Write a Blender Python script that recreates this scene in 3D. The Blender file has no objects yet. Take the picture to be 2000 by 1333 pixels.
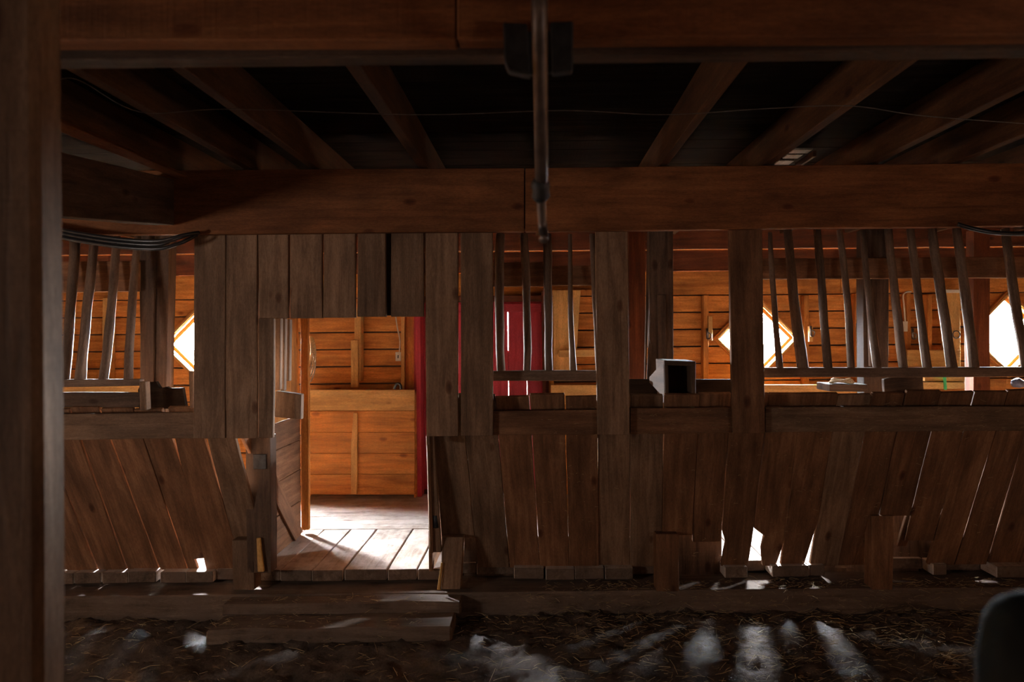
import bpy, bmesh, math, random
from mathutils import Vector, Matrix, noise
random.seed(7)
sc = bpy.context.scene
COL = sc.collection

# ------------------------------------------------------------------ camera, sky, sun, exposure
F, VX, VY, ROLL, EYE = 1333.0, 1050.0, 650.0, 0.009, 1.75
cr, sr = math.cos(ROLL), math.sin(ROLL)
cam = bpy.data.cameras.new('camera'); camo = bpy.data.objects.new('camera', cam); COL.objects.link(camo)
cam.sensor_width = 36.0; cam.lens = F / 2000 * 36.0
cam.shift_x = -(VX - 1000) / 2000; cam.shift_y = -(666.5 - VY) / 2000
cam.clip_start = 0.05
camo.matrix_world = Matrix(((cr, sr, 0, 0), (0, 0, -1, 0), (-sr, cr, 0, EYE), (0, 0, 0, 1)))
cam.dof.use_dof = True; cam.dof.focus_distance = 4.4; cam.dof.aperture_fstop = 2.8
sc.camera = camo

w = bpy.data.worlds.new('sky'); sc.world = w; w.use_nodes = True
bg = w.node_tree.nodes['Background']
bg.inputs[0].default_value = (0.86, 0.93, 1.0, 1); bg.inputs[1].default_value = 2400.0
# two dim lamps in the front bay, one to each side of the picture
def bay_lamp(name, loc, to, sx, sy, power, col):
    l = bpy.data.lights.new(name, 'AREA'); o = bpy.data.objects.new(name, l); COL.objects.link(o)
    l.shape = 'RECTANGLE'; l.size = sx; l.size_y = sy; l.energy = power; l.color = col
    o.location = loc; o.rotation_euler = (Vector(to) - Vector(loc)).to_track_quat('-Z', 'Y').to_euler()
bay_lamp('bay_lamp', (-3.8, 0.6, 1.45), (-.2, 4.2, 1.3), .55, .4, 31.0, (1.0, 0.86, 0.76))
bay_lamp('bay_lamp', (2.9, -0.15, 1.45), (.3, 2.6, 1.9), .35, .25, 8.0, (1.0, 0.82, 0.72))

def portal(loc, direction, sx, sy):
    l = bpy.data.lights.new('window_portal', 'AREA'); o = bpy.data.objects.new('window_portal', l); COL.objects.link(o)
    l.shape = 'RECTANGLE'; l.size = sx; l.size_y = sy; l.cycles.is_portal = True
    o.location = loc; o.rotation_euler = Vector(direction).to_track_quat('-Z', 'Y').to_euler()

sc.view_settings.view_transform = 'Standard'; sc.view_settings.look = 'None'
sc.view_settings.exposure = 0.0; sc.view_settings.gamma = 1.0; sc.view_settings.use_curve_mapping = False
sc.cycles.use_denoising = True
sc.cycles.max_bounces = 10; sc.cycles.diffuse_bounces = 7; sc.cycles.sample_clamp_indirect = 8.0
sc.cycles.caustics_reflective = False; sc.cycles.caustics_refractive = False

def W(px, py, Y):
    dx, dy = px - VX, VY - py
    return Vector(((dx * cr + dy * sr) / F * Y, Y, EYE + (-dx * sr + dy * cr) / F * Y))

# ------------------------------------------------------------------ materials
def newmat(name):
    m = bpy.data.materials.new(name); m.use_nodes = True
    nt = m.node_tree; b = nt.nodes['Principled BSDF']
    return m, nt, b

def ramp(nt, stops):
    r = nt.nodes.new('ShaderNodeValToRGB'); e = r.color_ramp.elements
    while len(e) < len(stops): e.new(0.5)
    for k, (p, c) in enumerate(stops): e[k].position = p; e[k].color = (*c, 1)
    return r

def wood(name, dark, mid, light, rough=0.75, grain=1.0, stain=0.5, bump=0.5, spec=0.25, knots=True, dust=None):
    m, nt, b = newmat(name); N, L = nt.nodes, nt.links
    tc = N.new('ShaderNodeTexCoord'); oi = N.new('ShaderNodeObjectInfo')
    mul = N.new('ShaderNodeVectorMath'); mul.operation = 'SCALE'; mul.inputs[0].default_value = (37, 91, 53)
    L.new(oi.outputs['Random'], mul.inputs['Scale'])
    add = N.new('ShaderNodeVectorMath'); L.new(tc.outputs['Object'], add.inputs[0]); L.new(mul.outputs[0], add.inputs[1])
    mp = N.new('ShaderNodeMapping'); mp.inputs['Scale'].default_value = (2.0, 26 * grain, 26 * grain)
    L.new(add.outputs[0], mp.inputs[0])
    n1 = N.new('ShaderNodeTexNoise'); n1.inputs['Scale'].default_value = 1.0; n1.inputs['Detail'].default_value = 6
    n1.inputs['Roughness'].default_value = 0.6; n1.inputs['Distortion'].default_value = 0.7
    L.new(mp.outputs[0], n1.inputs['Vector'])
    mp2 = N.new('ShaderNodeMapping'); mp2.inputs['Scale'].default_value = (1.3, 4.0, 4.0); L.new(add.outputs[0], mp2.inputs[0])
    n2 = N.new('ShaderNodeTexNoise'); n2.inputs['Scale'].default_value = 2.2; n2.inputs['Detail'].default_value = 5
    L.new(mp2.outputs[0], n2.inputs['Vector'])
    # saw marks across the grain
    mp3 = N.new('ShaderNodeMapping'); mp3.inputs['Scale'].default_value = (120, 5, 5); mp3.inputs['Rotation'].default_value = (0, 0, 0.3)
    L.new(add.outputs[0], mp3.inputs[0])
    n3 = N.new('ShaderNodeTexNoise'); n3.inputs['Scale'].default_value = 1.0; n3.inputs['Detail'].default_value = 3
    L.new(mp3.outputs[0], n3.inputs['Vector'])
    r = ramp(nt, [(0.28, dark), (0.5, mid), (0.74, light)]); L.new(n1.outputs['Fac'], r.inputs[0])
    r2 = ramp(nt, [(0.30, (1 - stain,) * 3), (0.68, (1.12,) * 3)]); L.new(n2.outputs['Fac'], r2.inputs[0])
    mx = N.new('ShaderNodeMix'); mx.data_type = 'RGBA'; mx.blend_type = 'MULTIPLY'; mx.inputs[0].default_value = 1
    L.new(r.outputs[0], mx.inputs[6]); L.new(r2.outputs[0], mx.inputs[7]); out = mx.outputs[2]
    nf = N.new('ShaderNodeTexNoise'); nf.inputs['Scale'].default_value = 1.0; nf.inputs['Detail'].default_value = 5; nf.inputs['Roughness'].default_value = 0.8
    mp5 = N.new('ShaderNodeMapping'); mp5.inputs['Scale'].default_value = (45, 160, 160); L.new(add.outputs[0], mp5.inputs[0]); L.new(mp5.outputs[0], nf.inputs['Vector'])
    rf_ = ramp(nt, [(0.32, (0.62, 0.6, 0.58)), (0.68, (1.3, 1.3, 1.3))]); L.new(nf.outputs['Fac'], rf_.inputs[0])
    mf = N.new('ShaderNodeMix'); mf.data_type = 'RGBA'; mf.blend_type = 'MULTIPLY'; mf.inputs[0].default_value = 0.75
    L.new(out, mf.inputs[6]); L.new(rf_.outputs[0], mf.inputs[7]); out = mf.outputs[2]
    # each board its own tone
    mr = N.new('ShaderNodeMapRange'); mr.inputs[3].default_value = 0.78; mr.inputs[4].default_value = 1.18
    L.new(oi.outputs['Random'], mr.inputs[0])
    m2 = N.new('ShaderNodeVectorMath'); m2.operation = 'SCALE'; L.new(out, m2.inputs[0]); L.new(mr.outputs[0], m2.inputs['Scale']); out = m2.outputs[0]
    if knots:
        mp4 = N.new('ShaderNodeMapping'); mp4.inputs['Scale'].default_value = (2.6, 5.2, 5.2); L.new(add.outputs[0], mp4.inputs[0])
        v = N.new('ShaderNodeTexVoronoi'); v.inputs['Scale'].default_value = 1.0; v.inputs['Randomness'].default_value = 1.0
        L.new(mp4.outputs[0], v.inputs['Vector'])
        rk = ramp(nt, [(0.04, (0.35, 0.25, 0.2)), (0.085, (0.62, 0.5, 0.45)), (0.12, (1, 1, 1))]); L.new(v.outputs['Distance'], rk.inputs[0])
        mk = N.new('ShaderNodeMix'); mk.data_type = 'RGBA'; mk.blend_type = 'MULTIPLY'; mk.inputs[0].default_value = 0.9
        L.new(out, mk.inputs[6]); L.new(rk.outputs[0], mk.inputs[7]); out = mk.outputs[2]
    if dust:
        nd = N.new('ShaderNodeTexNoise'); nd.inputs['Scale'].default_value = 5; nd.inputs['Detail'].default_value = 8; nd.inputs['Roughness'].default_value = 0.7
        L.new(add.outputs[0], nd.inputs['Vector'])
        rd = ramp(nt, [(0.42, (0, 0, 0)), (0.62, (1, 1, 1))]); L.new(nd.outputs['Fac'], rd.inputs[0])
        md = N.new('ShaderNodeMix'); md.data_type = 'RGBA'; md.inputs[7].default_value = (*dust, 1)
        L.new(rd.outputs[0], md.inputs[0]); L.new(out, md.inputs[6]); out = md.outputs[2]
    L.new(out, b.inputs['Base Color'])
    b.inputs['Roughness'].default_value = rough; b.inputs['Specular IOR Level'].default_value = spec
    ad = N.new('ShaderNodeMath'); ad.operation = 'MULTIPLY_ADD'; ad.inputs[1].default_value = 0.45
    L.new(n3.outputs['Fac'], ad.inputs[0]); L.new(n1.outputs['Fac'], ad.inputs[2])
    bp = N.new('ShaderNodeBump'); bp.inputs['Strength'].default_value = bump; bp.inputs['Distance'].default_value = 0.004
    L.new(ad.outputs[0], bp.inputs['Height']); L.new(bp.outputs[0], b.inputs['Normal'])
    return m

def plain(name, col, rough=0.6, metal=0.0, nscale=30, var=0.35, bump=0.2, spec=0.4):
    m, nt, b = newmat(name); N, L = nt.nodes, nt.links
    tc = N.new('ShaderNodeTexCoord'); n = N.new('ShaderNodeTexNoise'); n.inputs['Scale'].default_value = nscale; n.inputs['Detail'].default_value = 6
    L.new(tc.outputs['Object'], n.inputs['Vector'])
    r = ramp(nt, [(0.3, tuple(c * (1 - var) for c in col)), (0.7, tuple(min(1, c * (1 + var)) for c in col))]); L.new(n.outputs['Fac'], r.inputs[0])
    L.new(r.outputs[0], b.inputs['Base Color']); b.inputs['Roughness'].default_value = rough; b.inputs['Metallic'].default_value = metal
    b.inputs['Specular IOR Level'].default_value = spec
    bp = N.new('ShaderNodeBump'); bp.inputs['Strength'].default_value = bump; bp.inputs['Distance'].default_value = 0.003
    L.new(n.outputs['Fac'], bp.inputs['Height']); L.new(bp.outputs[0], b.inputs['Normal'])
    return m

GREY = wood('weathered_plank', (0.14, 0.082, 0.05), (0.235, 0.14, 0.085), (0.33, 0.21, 0.135), stain=0.4)
BEAM = wood('beam_wood', (0.17, 0.06, 0.022), (0.26, 0.095, 0.034), (0.34, 0.135, 0.05), stain=0.45)
BROWN = wood('brown_board', (0.15, 0.07, 0.034), (0.24, 0.115, 0.058), (0.34, 0.175, 0.09), stain=0.45)
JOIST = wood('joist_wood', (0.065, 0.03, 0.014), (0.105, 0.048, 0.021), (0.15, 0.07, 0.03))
DARK = wood('dark_wood', (0.055, 0.032, 0.022), (0.10, 0.062, 0.042), (0.16, 0.10, 0.07), stain=0.4)
SLATE = wood('slat_wood', (0.14, 0.088, 0.06), (0.24, 0.155, 0.11), (0.34, 0.235, 0.17), stain=0.4, knots=False)
ORANGE = wood('pine_wall', (0.40, 0.135, 0.025), (0.65, 0.25, 0.055), (0.80, 0.37, 0.10), stain=0.4)
PINE = wood('pine_light', (0.58, 0.30, 0.09), (0.74, 0.42, 0.14), (0.84, 0.52, 0.2), stain=0.35)
REDWOOD = wood('red_wood', (0.075, 0.02, 0.008), (0.125, 0.034, 0.012), (0.19, 0.058, 0.02))
DECK = wood('deck_board', (0.34, 0.24, 0.17), (0.54, 0.43, 0.35), (0.68, 0.58, 0.5), rough=0.5, stain=0.35, spec=0.4, dust=(0.66, 0.58, 0.52))
DIRTW = wood('dirty_sill', (0.09, 0.06, 0.042), (0.17, 0.118, 0.085), (0.26, 0.19, 0.145), rough=0.9, stain=0.5, knots=False, dust=(0.15, 0.105, 0.08))
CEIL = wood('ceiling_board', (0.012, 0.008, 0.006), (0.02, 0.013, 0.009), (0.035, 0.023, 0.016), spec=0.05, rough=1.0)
RED = wood('red_paint', (0.36, 0.03, 0.045), (0.50, 0.05, 0.07), (0.60, 0.08, 0.10), rough=0.5, stain=0.2, knots=False)
METAL = plain('rusty_metal', (0.13, 0.105, 0.09), 0.5, 0.7)
PIPE = plain('pipe_metal', (0.15, 0.115, 0.10), 0.45, 0.5)
IRON = plain('dark_iron', (0.05, 0.05, 0.052), 0.6, 0.6)
BLACK = plain('black_rubber', (0.02, 0.02, 0.022), 0.3, 0, spec=0.6)
WHITE = plain('white_plastic', (0.75, 0.70, 0.6), 0.5, 0, var=0.1)
ROPE = plain('rope_fibre', (0.62, 0.48, 0.30), 0.9, 0, 90)
STRAW = plain('straw', (0.42, 0.31, 0.16), 0.7, 0, 20, spec=0.5)
CLOTH = plain('grey_cloth', (0.13, 0.12, 0.15), 0.9)
GREEN = plain('green_strap', (0.05, 0.35, 0.10), 0.6)
OLIVE = plain('dark_olive', (0.016, 0.018, 0.017), 1.0, spec=0.05)
PALE = wood('pale_board', (0.28, 0.24, 0.2), (0.4, 0.36, 0.31), (0.5, 0.46, 0.4))
GRASS = plain('outdoor_soil', (0.02, 0.017, 0.013), 1.0, 0, 3, spec=0.0)

def glass(name, tint):
    m, nt, b = newmat(name); N, L = nt.nodes, nt.links
    tr = N.new('ShaderNodeBsdfTransparent'); tr.inputs[0].default_value = (tint, tint, tint, 1)
    gl = N.new('ShaderNodeBsdfGlossy'); gl.inputs['Roughness'].default_value = 0.05
    lw_ = N.new('ShaderNodeLayerWeight'); pw = N.new('ShaderNodeMath'); pw.operation = 'POWER'; pw.inputs[1].default_value = 5.0
    L.new(lw_.outputs['Facing'], pw.inputs[0]); fr = N.new('ShaderNodeMath'); fr.operation = 'MULTIPLY_ADD'; fr.inputs[1].default_value = 0.9; fr.inputs[2].default_value = 0.04
    L.new(pw.outputs[0], fr.inputs[0]); mxs = N.new('ShaderNodeMixShader')
    L.new(fr.outputs[0], mxs.inputs[0]); L.new(tr.outputs[0], mxs.inputs[1]); L.new(gl.outputs[0], mxs.inputs[2])
    L.new(mxs.outputs[0], N['Material Output'].inputs[0]); return m
GLASS = glass('window_glass', 0.96); DIMMED = glass('dimmed_glass', 0.63)     # darker tint added to dim the daylight; two faces: the tint counts twice

m, nt, b = newmat('dirt'); N, L = nt.nodes, nt.links
tc = N.new('ShaderNodeTexCoord')
n = N.new('ShaderNodeTexNoise'); n.inputs['Scale'].default_value = 7; n.inputs['Detail'].default_value = 12; n.inputs['Roughness'].default_value = 0.75
L.new(tc.outputs['Object'], n.inputs['Vector'])
r = ramp(nt, [(0.3, (0.03, 0.021, 0.015)), (0.52, (0.095, 0.066, 0.048)), (0.72, (0.2, 0.145, 0.105))]); L.new(n.outputs['Fac'], r.inputs[0])
L.new(r.outputs[0], b.inputs['Base Color'])
n2 = N.new('ShaderNodeTexNoise'); n2.inputs['Scale'].default_value = 2.2; n2.inputs['Detail'].default_value = 4; L.new(tc.outputs['Object'], n2.inputs['Vector'])
r2 = ramp(nt, [(0.42, (0.9, 0.9, 0.9)), (0.62, (0.42, 0.42, 0.42))]); L.new(n2.outputs['Fac'], r2.inputs[0]); L.new(r2.outputs[0], b.inputs['Roughness'])
n3 = N.new('ShaderNodeTexNoise'); n3.inputs['Scale'].default_value = 60; n3.inputs['Detail'].default_value = 8; n3.inputs['Roughness'].default_value = 0.7
L.new(tc.outputs['Object'], n3.inputs['Vector'])
bp = N.new('ShaderNodeBump'); bp.inputs['Strength'].default_value = 0.9; bp.inputs['Distance'].default_value = 0.012
L.new(n3.outputs['Fac'], bp.inputs['Height']); L.new(bp.outputs[0], b.inputs['Normal']); DIRT = m

# ------------------------------------------------------------------ builders
def tag(o, label=None, cat=None, group=None, kind=None):
    if label: o['label'] = label
    if cat: o['category'] = cat
    if group: o['group'] = group
    if kind: o['kind'] = kind
    return o

def thing(name, loc, label=None, cat=None, group=None, kind=None):
    o = bpy.data.objects.new(name, None); COL.objects.link(o); o.location = loc; o.empty_display_size = 0.1
    return tag(o, label, cat, group, kind)

def link(name, me, M, mat, parent, bevel=0.0, smooth=False):
    me.materials.append(mat)
    if smooth:
        for p in me.polygons: p.use_smooth = True
    o = bpy.data.objects.new(name, me); COL.objects.link(o)
    if parent:
        o.parent = parent; o.matrix_basis = Matrix.Translation(-WL(parent)) @ M
    else: o.matrix_world = M
    if bevel:
        bv = o.modifiers.new('bevel', 'BEVEL'); bv.width = bevel; bv.segments = 1; bv.limit_method = 'ANGLE'; bv.angle_limit = 0.6
    return o

def WL(p):
    v = p.location.copy()
    while p.parent: p = p.parent; v = v + p.location
    return v

def slab(name, Lp, Rp, th, mat, parent=None, jit=0.002, toward=(0, 1, 0), bevel=0.003, seg=0.3, rag=0.0):
    """board from left-edge and right-edge polylines, thickened along its normal on the 'toward' side"""
    Lp = [Vector(p) for p in Lp]; Rp = [Vector(p) for p in Rp]
    tot = (Lp[-1] - Lp[0]).length
    A, B = [Lp[0]], [Rp[0]]
    for k in range(len(Lp) - 1):
        n = max(1, min(5, round((Lp[k + 1] - Lp[k]).length / seg)))
        for j in range(1, n + 1):
            t = j / n; A.append(Lp[k].lerp(Lp[k + 1], t)); B.append(Rp[k].lerp(Rp[k + 1], t))
    o = sum(A + B, Vector()) / (2 * len(A))
    ax = ((A[-1] + B[-1]) - (A[0] + B[0])).normalized()
    wd = (Rp[0] - Lp[0]) + (Rp[-1] - Lp[-1]); wd = (wd - ax * wd.dot(ax)).normalized()
    nz = ax.cross(wd).normalized()
    if nz.dot(Vector(toward)) < 0: nz = -nz
    ay = nz.cross(ax)
    M = Matrix((ax, ay, nz)).transposed().to_4x4(); M.translation = o
    Mi = M.inverted(); vs = []; fs = []
    for k, (a, c) in enumerate(zip(A, B)):
        ja, jb = (random.uniform(-jit, jit) for _ in range(2))
        e = Vector()
        ea = ec = Vector()
        if rag and k in (0, len(A) - 1): ea = ax * random.uniform(-rag, rag); ec = ax * random.uniform(-rag, rag)
        a = a + wd * ja + ea; c = c + wd * jb + ec
        for p in (a, c, c + nz * th, a + nz * th): vs.append(Mi @ p)
    n = len(A)
    for k in range(n - 1):
        i = 4 * k
        for j in range(4): fs.append((i + j, i + (j + 1) % 4, i + 4 + (j + 1) % 4, i + 4 + j))
    fs.append((3, 2, 1, 0)); i = 4 * (n - 1); fs.append((i, i + 1, i + 2, i + 3))
    me = bpy.data.meshes.new(name); me.from_pydata(vs, [], fs)
    bm = bmesh.new(); bm.from_mesh(me); bmesh.ops.recalc_face_normals(bm, faces=bm.faces); bm.to_mesh(me); bm.free()
    return link(name, me, M, mat, parent, min(bevel, th * 0.3))

def vb(name, xt, yt, xb, yb, Yt, Yb, th, mat, parent=None, **k):
    """upright board from pixel readings: (left,right) at the top, (left,right) at the foot, depths"""
    return slab(name, [W(xt[0], yt, Yt), W(xb[0], yb, Yb)], [W(xt[1], yt, Yt), W(xb[1], yb, Yb)], th, mat, parent, **k)

def hb(name, xl, yl, xr, yr, Y, th, mat, parent=None, **k):
    """lying board: x left with (top,bottom), x right with (top,bottom)"""
    return slab(name, [W(xl, yl[0], Y), W(xr, yr[0], Y)], [W(xl, yl[1], Y), W(xr, yr[1], Y)], th, mat, parent, **k)

def box(name, x0, x1, y0, y1, z0, z1, mat, parent=None, axis='x', jit=0.0015, **k):
    if axis == 'x': return slab(name, [(x0, y0, z1), (x1, y0, z1)], [(x0, y0, z0), (x1, y0, z0)], y1 - y0, mat, parent, jit, (0, 1, 0), **k)
    if axis == 'z': return slab(name, [(x0, y0, z1), (x0, y0, z0)], [(x1, y0, z1), (x1, y0, z0)], y1 - y0, mat, parent, jit, (0, 1, 0), **k)
    return slab(name, [(x0, y0, z0), (x0, y1, z0)], [(x1, y0, z0), (x1, y1, z0)], z1 - z0, mat, parent, jit, (0, 0, 1), **k)

def poly(name, pts, Y, th, mat, parent=None, grain=(1, 0, 0), bevel=0.0):
    """upright prism from an (x,z) outline, front at Y"""
    cx = sum(p[0] for p in pts) / len(pts); cz = sum(p[1] for p in pts) / len(pts)
    g = Vector(grain); ay = Vector((0, 1, 0)).cross(g)
    M = Matrix((g, ay, Vector((0, 1, 0)))).transposed().to_4x4(); M.translation = Vector((cx, Y, cz)); Mi = M.inverted()
    n = len(pts)
    vs = [Mi @ Vector((x, Y, z)) for x, z in pts] + [Mi @ Vector((x, Y + th, z)) for x, z in pts]
    fs = [tuple(range(n)), tuple(range(2 * n - 1, n - 1, -1))] + [(i, i + n, (i + 1) % n + n, (i + 1) % n) for i in range(n)]
    me = bpy.data.meshes.new(name); me.from_pydata(vs, [], fs)
    bm = bmesh.new(); bm.from_mesh(me); bmesh.ops.recalc_face_normals(bm, faces=bm.faces)
    bmesh.ops.triangulate(bm, faces=[f for f in bm.faces if len(f.verts) > 4]); bm.to_mesh(me); bm.free()
    return link(name, me, M, mat, parent, bevel)

def tube(name, pts, rad, mat, parent=None, ns=8, jit=0.0, flat=1.0, smooth=True, closed=False):
    pts = [Vector(p) for p in pts]; n = len(pts)
    rad = rad if isinstance(rad, (list, tuple)) else [rad] * n
    o = sum(pts, Vector()) / n
    ax = (pts[-1] - pts[0]); ax = ax.normalized() if ax.length > 1e-6 else Vector((1, 0, 0))
    up = Vector((0, 1, 0)) if abs(ax.y) < 0.9 else Vector((0, 0, 1))
    ay = up.cross(ax).normalized(); az = ax.cross(ay)
    M = Matrix((ax, ay, az)).transposed().to_4x4(); M.translation = o; Mi = M.inverted()
    q = [Mi @ p for p in pts]; vs = []; fs = []; s = None
    for k, p in enumerate(q):
        t = (q[(k + 1) % n if closed else min(k + 1, n - 1)] - q[(k - 1) % n if closed else max(k - 1, 0)]).normalized()
        if s is None: s = t.orthogonal().normalized()
        s = (s - t * s.dot(t)).normalized(); u = t.cross(s)
        for j in range(ns):
            a = 2 * math.pi * j / ns; r = rad[k] * (1 + random.uniform(-jit, jit))
            vs.append(p + s * math.cos(a) * r + u * math.sin(a) * r * flat)
    for k in range(n if closed else n - 1):
        for j in range(ns):
            a, b2 = k * ns, ((k + 1) % n) * ns
            fs.append((a + j, a + (j + 1) % ns, b2 + (j + 1) % ns, b2 + j))
    if not closed: fs.append(tuple(range(ns - 1, -1, -1))); fs.append(tuple(range((n - 1) * ns, n * ns)))
    me = bpy.data.meshes.new(name); me.from_pydata(vs, [], fs)
    return link(name, me, M, mat, parent, 0, smooth)

def curve_pts(P, n=8):
    out = []
    for i in range(len(P) - 1):
        p0, p1, p2, p3 = (Vector(P[max(0, min(len(P) - 1, i + d))]) for d in (-1, 0, 1, 2))
        for j in range(n):
            t = j / n
            out.append(0.5 * ((2 * p1) + (p2 - p0) * t + (2 * p0 - 5 * p1 + 4 * p2 - p3) * t * t + (3 * p1 - p0 - 3 * p2 + p3) * t ** 3))
    out.append(Vector(P[-1])); return out

# ------------------------------------------------------------------ shell of the barn
DZ, YB = 0.194, 6.70                 # deck height, back wall front
outside = bpy.data.meshes.new('ground_outside'); outside.from_pydata([(-60, 6.85, -.15), (60, 6.85, -.15), (60, 90, -.15), (-60, 90, -.15)], [], [(0, 1, 2, 3)])
tag(link('ground_outside', outside, Matrix(), GRASS, None), kind='structure')

NX, NY = 420, 230
vs, fs = [], []
for j in range(NY + 1):
    for i in range(NX + 1):
        x = -5.0 + 10.0 * i / NX; y = -3.0 + 7.6 * (j / NY) ** 0.62 if False else 4.6 - 7.6 * (1 - j / NY) ** 1.6
        h = 0.030 * noise.fractal(Vector((x * 1.7, y * 1.7, 3.1)), 1.0, 2.0, 3)
        c = noise.fractal(Vector((x * 9, y * 9, 1.7)), 0.9, 2.1, 4); h += 0.022 * c + 0.016 * max(0, c) ** 2
        h += 0.009 * noise.noise(Vector((x * 40, y * 40, 5)))
        h += 0.02 * max(0.0, 1 - abs(y - 4.2) / 0.35) * (1 if x > -.2 else .3)
        vs.append((x, y, -0.055 + h))
for j in range(NY):
    for i in range(NX):
        a = j * (NX + 1) + i; fs.append((a, a + 1, a + NX + 2, a + NX + 1))
me = bpy.data.meshes.new('floor'); me.from_pydata(vs, [], fs)
tag(link('floor', me, Matrix(), DIRT, None, smooth=True), kind='structure')
GROUND = lambda x, y: -0.055 + 0.030 * noise.fractal(Vector((x * 1.7, y * 1.7, 3.1)), 1.0, 2.0, 3) + 0.02 * max(0.0, 1 - abs(y - 4.2) / 0.35) * (1 if x > -.2 else .3)

# diamond windows: centre x, centre z, half diagonal
WIN = []
for px, py in ((401, 672), (1476, 661), (1966, 652)):
    c = W(px, py, YB); WIN.append((c.x, c.z, 0.40))
def cutrow(z0, z1, x0, x1):
    """outlines of a wall strip between x0 and x1, cut round the diamond holes"""
    out = []; xs = [x0] + [w_[0] for w_ in WIN if x0 < w_[0] < x1] + [x1]
    def side(c, s):
        cx, cz, h = c; pts = []
        zs = sorted({z0, z1} | {z for z in (cz - h, cz, cz + h) if z0 < z < z1})
        for z in zs: pts.append((cx + s * max(0.0, h - abs(z - cz)), z))
        return pts
    for k in range(len(xs) - 1):
        lw = next((w_ for w_ in WIN if w_[0] == xs[k]), None); rw = next((w_ for w_ in WIN if w_[0] == xs[k + 1]), None)
        Lq = side(lw, 1) if lw and lw[1] - lw[2] < z1 and lw[1] + lw[2] > z0 else [(xs[k], z0), (xs[k], z1)]
        Rq = side(rw, -1) if rw and rw[1] - rw[2] < z1 and rw[1] + rw[2] > z0 else [(xs[k + 1], z0), (xs[k + 1], z1)]
        out.append(Rq + Lq[::-1])
    return out

wb = thing('wall_back', (0, YB, 0), kind='structure')
# sheathing behind the planks
DOORX0, DOORX1 = W(812, 600, YB).x, W(1060, 600, YB).x
for seg_ in ((-7.0, DOORX0 + .05), (DOORX1 - .05, 7.0)):
    for pp in cutrow(-0.1, 2.352, *seg_): poly('sheathing', pp, YB + 0.04, 0.03, DARK, wb)
poly('sheathing', [(DOORX0 + .05, 2.1), (DOORX1 - .05, 2.1), (DOORX1 - .05, 2.352), (DOORX0 + .05, 2.352)], YB + .04, .03, ORANGE, wb)
poly('sheathing', [(-7, 2.368), (7, 2.368), (7, 2.522), (-7, 2.522)], YB + .04, .03, PINE, wb)
poly('sheathing', [(-7, 2.540), (7, 2.540), (7, 2.96), (-7, 2.96)], YB + .04, .03, PINE, wb)
zrow = 2.10; rows = []
while zrow > -0.1: rows.append((zrow - 0.159, zrow)); zrow -= 0.168
for i, (z0, z1) in enumerate(rows):
    for seg_ in ((-7.0, DOORX0), (DOORX1, 7.0)):
        for pp in cutrow(z0 + random.uniform(0, .003), z1 - random.uniform(0.002, .006), *seg_):
            poly('plank', pp, YB + random.uniform(0, .008), 0.03, ORANGE, wb, bevel=0.002)
# header boards and the dark boards above them
xj = [-7, -4.2, W(812, 600, YB).x, W(1062, 600, YB).x, W(1640, 600, YB).x, W(1690, 600, YB).x, 7]
for a, c in zip(xj, xj[1:]):
    poly('header_board', [(a + .002, 2.108), (c - .002, 2.108), (c - .002, 2.335), (a + .002, 2.335)], YB - 0.025, 0.05, ORANGE, wb, bevel=.003)
    poly('upper_board', [(a, 2.345), (c, 2.345), (c, 2.543), (a, 2.543)], YB - 0.005, 0.035, REDWOOD, wb, bevel=.003)
poly('upper_board', [(-7, 2.556), (7, 2.556), (7, 2.9), (-7, 2.9)], YB - 0.005, 0.035, REDWOOD, wb)

# outer cladding keeps the barn closed to the sky
tag(box('roof', -7.4, 7.4, -3.4, 6.80, 2.95, 3.05, DARK, None, 'x'), kind='structure')
tag(box('ground_base', -7.4, 7.4, -3.4, 6.78, -.4, -.10, DIRTW, None, 'x'), kind='structure')
# studs with their latches
def stud(x0, x1, y0, y1, Y=6.60, mat=ORANGE, th=.10, **k): return vb('stud', (x0, x1), y0, (x0, x1), y1, Y, Y, th, mat, wb, **k)
stud(200, 213, 582, 760, mat=PINE); stud(1374, 1384, 577, 762); stud(1571, 1580, 577, 762); stud(1671, 1685, 573, 765)
stud(1771, 1779, 572, 700); stud(1813, 1821, 575, 700, mat=ORANGE)
stud(783, 790, 600, 770, 6.62, PINE, .08); stud(790, 809, 600, 770, 6.66, ORANGE, .04); stud(692, 705, 600, 745, 6.60, PINE)
stud(685, 699, 665, 757, 6.555, PINE, .045); stud(1062, 1072, 560, 770, 6.62, REDWOOD, .08); stud(1117, 1165, 566, 577, 6.6, ORANGE)
stud(1072, 1082, 600, 770, 6.64, ORANGE, .06)

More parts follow.
